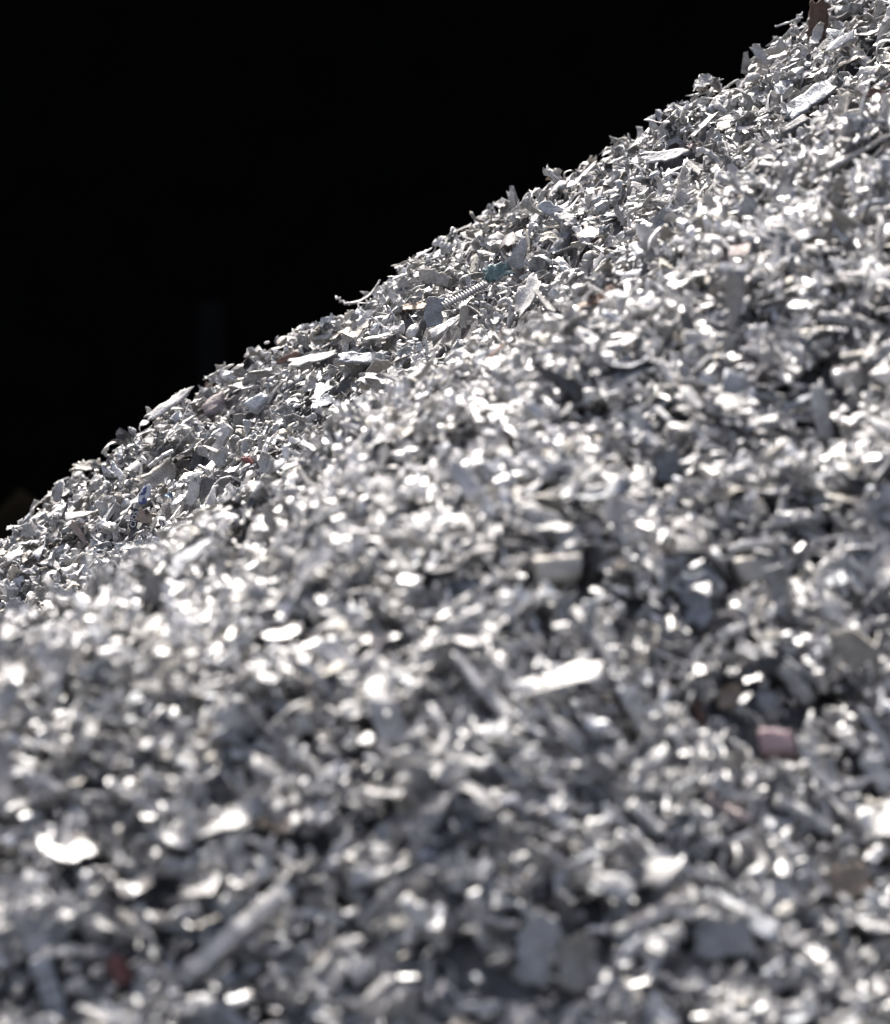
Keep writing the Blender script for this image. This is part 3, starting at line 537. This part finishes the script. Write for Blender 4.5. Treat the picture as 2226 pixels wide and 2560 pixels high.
# orientation: surface normal tipped at random
tilt = np.abs(rng.normal(0, .55, N))*np.where(y > 4.75, .7, 1.); az = rng.uniform(0, 6.283, N); spin = np.where(rng.uniform(size=N) < .62, rng.normal(.15, .5, N)+math.pi*rng.integers(0, 2, N), rng.uniform(0, 6.283, N))
t1 = np.cross(n, [0, 1, 0]); t1 /= np.linalg.norm(t1, axis=1, keepdims=True); t2 = np.cross(n, t1)
nn = n*np.cos(tilt)[:, None]+(t1*np.cos(az)[:, None]+t2*np.sin(az)[:, None])*np.sin(tilt)[:, None]
a1 = np.cross(nn, np.array([.3, .9, .1])); a1 /= np.linalg.norm(a1, axis=1, keepdims=True); a2 = np.cross(nn, a1)
e1 = a1*np.cos(spin)[:, None]+a2*np.sin(spin)[:, None]; e2 = np.cross(nn, e1)
RM = np.stack([e1, e2, nn], 2)
RM = np.where((rng.uniform(size=N) < .5)[:, None, None], RM*np.array([1, -1, -1]), RM)
lift = rng.uniform(-.016, .014, N)+size*np.sin(tilt)*.22
pos = np.stack([x, y, z], -1)+n*lift[:, None]
W = [None]*N; tv = []; td = []; ti = []
for i in range(N):
    V, F, sh = PROTO[lev[i]][KINDS[kind[i]]][pid[i]]
    W[i] = (V*size[i])@RM[i].T+pos[i]
# pieces in front of the ones pointed out above are left out
cu, cv_ = project(pos); dead = np.zeros(N, bool); rpx = size/(PX*y)*.38
for (ua, va, ub, vb, hw, d, Wl) in CLEAR:
    ab = np.array([ub-ua, vb-va]); tt = np.clip(((cu-ua)*ab[0]+(cv_-va)*ab[1])/max(ab@ab, 1e-6), 0, 1)
    dist = np.hypot(cu-ua-tt*ab[0], cv_-va-tt*ab[1])
    dead |= (dist < hw+rpx*.75) & (y < d+.015) & (y > d-.5)
alive = np.where(~dead)[0]
# which pieces show, and how large (a coarse depth buffer over their points)
RW, RH = 557, 640
PU = []; PD = []; PI = []
def splat(Wp, i):
    u, v = project(Wp); PU.append((np.floor(v/4).astype(int)*100000+np.floor(u/4).astype(int))); PD.append(Wp[:, 1]); PI.append(np.full(len(Wp), i))
for i in alive:
    V, F, sh = PROTO[lev[i]][KINDS[kind[i]]][pid[i]]
    w = W[i]; splat(np.r_[w, w[F].mean(1)], i)
for j, c in enumerate(CLEAR): splat(c[6], -1-j)
PU = np.concatenate(PU); PD = np.concatenate(PD); PI = np.concatenate(PI)
row = PU//100000; colm = PU % 100000
ok = (row >= 0) & (row < RH) & (colm >= 0) & (colm < RW)
o_ = np.argsort(-PD[ok], kind='stable'); buf = np.full(RW*RH, -10**6); buf[(row[ok]*RW+colm[ok])[o_]] = PI[ok][o_]
cnt = np.bincount(buf[buf >= 0], minlength=N)
dead |= (cnt == 0) & (size < .036) & (rng.uniform(size=N) < .85)    # buried ones, mostly left out
single = np.zeros(N, bool)
LIMIT = [245, 270, 270, 270, 290]
for k in range(5):
    idx = np.where((kind == k) & ~dead & (cnt > 5))[0]; idx = idx[np.argsort(-cnt[idx])][:LIMIT[k]]; single[idx] = True

NAME = ['metal_flake', 'metal_strip', 'metal_rod', 'metal_lump', 'crumpled_scrap']; CAT = ['metal flake', 'metal strip', 'metal rod', 'metal lump', 'crumpled scrap']
NOUN = ['flake', 'strip', 'bar', 'lump', 'crumple']; GROUP = ['shredded flakes heaped on the slope', 'shredded strips heaped on the slope', 'broken bars heaped on the slope', 'small lumps heaped on the slope', 'crumpled bits heaped on the slope']
lu_, lv_ = np.array([a['u'] for a in LAND]), np.array([a['v'] for a in LAND]); refs = [a['ref'] for a in LAND]
DIRS = ['right of', 'above right of', 'above', 'above left of', 'left of', 'below left of', 'below', 'below right of']
su, sv = project(pos)
labels = {}
for i in np.where(single)[0]:
    dd = np.hypot(lu_-su[i], lv_-sv[i]); j = int(np.argmin(dd))
    k = int(round(math.degrees(math.atan2(lv_[j]-sv[i], su[i]-lu_[j]))/45)) % 8
    px_ = size[i]/(PX*y[i]); big = 'small ' if size[i] < .02 else ('long ' if kind[i] in (1, 2) else 'large ') if size[i] > .045 else ''
    sh = PROTO[lev[i]][KINDS[kind[i]]][pid[i]][2]
    labels.setdefault(f'{big}{sh} {MNAME[mat[i]]} {NOUN[kind[i]]} {DIRS[k]} {refs[j]}', []).append((dd[j], i))
LAB = {}
ORD = ['nearest to it', 'second from it', 'third from it', 'fourth from it', 'fifth from it', 'sixth from it', 'seventh from it', 'eighth from it']
for s_, m in labels.items():
    m.sort()
    for k, (d, i) in enumerate(m): LAB[i] = s_ if len(m) == 1 else s_+', '+ORD[min(k, 7)]
me_of = {}
tmpl = {}
for i in np.where(single)[0]:
    key = (lev[i], kind[i], pid[i])
    if key not in me_of:
        V, F, sh = PROTO[lev[i]][KINDS[kind[i]]][pid[i]]
        # shared by alike pieces; scaled per piece, with room for its own material
        me_of[key] = mesh_from(NAME[kind[i]], V*.03, F, mats=[MATS[1]], smooth=sh not in FLAT)
        tmpl[key] = bpy.data.objects.new(NAME[kind[i]], me_of[key]); o = tmpl[key]; first = True
    else:
        o = tmpl[key].copy(); first = False
    C.objects.link(o)
    M = np.eye(4); M[:3, :3] = RM[i]*(size[i]/.03); M[:3, 3] = pos[i]; o.matrix_world = Matrix(M.tolist())
    o.material_slots[0].link = 'OBJECT'; o.material_slots[0].material = MATS[mat[i]]
    o['label'] = LAB[i]; o['category'] = CAT[kind[i]]; o['group'] = GROUP[kind[i]]
SN = ['loose_flake_scrap', 'loose_strip_scrap', 'loose_bar_scrap', 'loose_lump_scrap', 'loose_crumple_scrap']
for k in range(5):
    idx = np.where((kind == k) & ~dead & ~single)[0]; Vs, Fs, Ms, Ss, off = [], [], [], [], 0
    for i in idx:
        F, sh = PROTO[lev[i]][KINDS[k]][pid[i]][1:]; Ss.append(np.full(len(F), sh not in FLAT)); Vs.append(W[i]); Fs.append(F+off); Ms.append(np.full(len(F), mat[i])); off += len(W[i])
    link(SN[k], mesh_from(SN[k], np.concatenate(Vs), np.concatenate(Fs), np.concatenate(Ms), MATS, np.concatenate(Ss)), kind='stuff')
# crumbs between the pieces, plus silvered ones added over the near slope for glints
NG = 31000
y = np.r_[np.sqrt(rng.uniform(2.15**2, 5.1**2, 15000)), np.sqrt(rng.uniform(2.15**2, 3.9**2, 16000))]; x = rng.uniform(-1, 1, NG)*(.12*y*1.3+.05); z = height(x, y); n = normal(x, y); near = np.arange(NG) >= 15000
cr_p = [rod(np.random.default_rng(700+i), n=3+i % 2, k=4+i % 3, width=.2+.05*(i % 9), bend=.4, noise=.25) for i in range(18)]
cr_p = [(V*np.array([1, 1, .35+.1*(i % 5)]), F) for i, (V, F) in enumerate(cr_p)]
s = rng.uniform(.006, .015, NG)*np.where(near, 1.25, 1.); Q = rng.normal(size=(NG, 4)); Q /= np.linalg.norm(Q, axis=1, keepdims=True)
w_, a, b, c = Q.T
RG = np.stack([1-2*(b*b+c*c), 2*(a*b-c*w_), 2*(a*c+b*w_), 2*(a*b+c*w_), 1-2*(a*a+c*c), 2*(b*c-a*w_), 2*(a*c-b*w_), 2*(b*c+a*w_), 1-2*(a*a+b*b)], -1).reshape(-1, 3, 3)
pg = np.stack([x, y, z], -1)+n*np.where(near, rng.uniform(.002, .032, NG), np.where(y > 4.55, rng.uniform(-.012, .005, NG), rng.uniform(-.012, .016, NG)))[:, None]
mg = np.where(near & (rng.uniform(size=NG) < .5), 0, rng.choice(7, NG, p=[.36, .22, .17, .08, .08, .06, .03]))
cu, cv_ = project(pg); dg_ = z < .02
for (ua, va, ub, vb, hw, d, Wl) in CLEAR:
    ab = np.array([ub-ua, vb-va]); tt = np.clip(((cu-ua)*ab[0]+(cv_-va)*ab[1])/max(ab@ab, 1e-6), 0, 1)
    dg_ |= (np.hypot(cu-ua-tt*ab[0], cv_-va-tt*ab[1]) < hw*.95) & (y < d+.01) & (y > d-.5)
Vs, Fs, Ms, off = [], [], [], 0
for i in np.where(~dg_)[0]:
    V, F = cr_p[i % 18]; Vs.append((V*s[i])@RG[i].T+pg[i]); Fs.append(F+off); Ms.append(np.full(len(F), mg[i])); off += len(V)
link('scrap_crumbs', mesh_from('scrap_crumbs', np.concatenate(Vs), np.concatenate(Fs), np.concatenate(Ms), MATS, False), kind='stuff')
import sys; print('pieces', N, 'single', int(single.sum()), 'dead', int(dead.sum()), 'tris', sum(len(o.data.polygons) for o in C.objects if o.type == 'MESH'), file=sys.stderr)
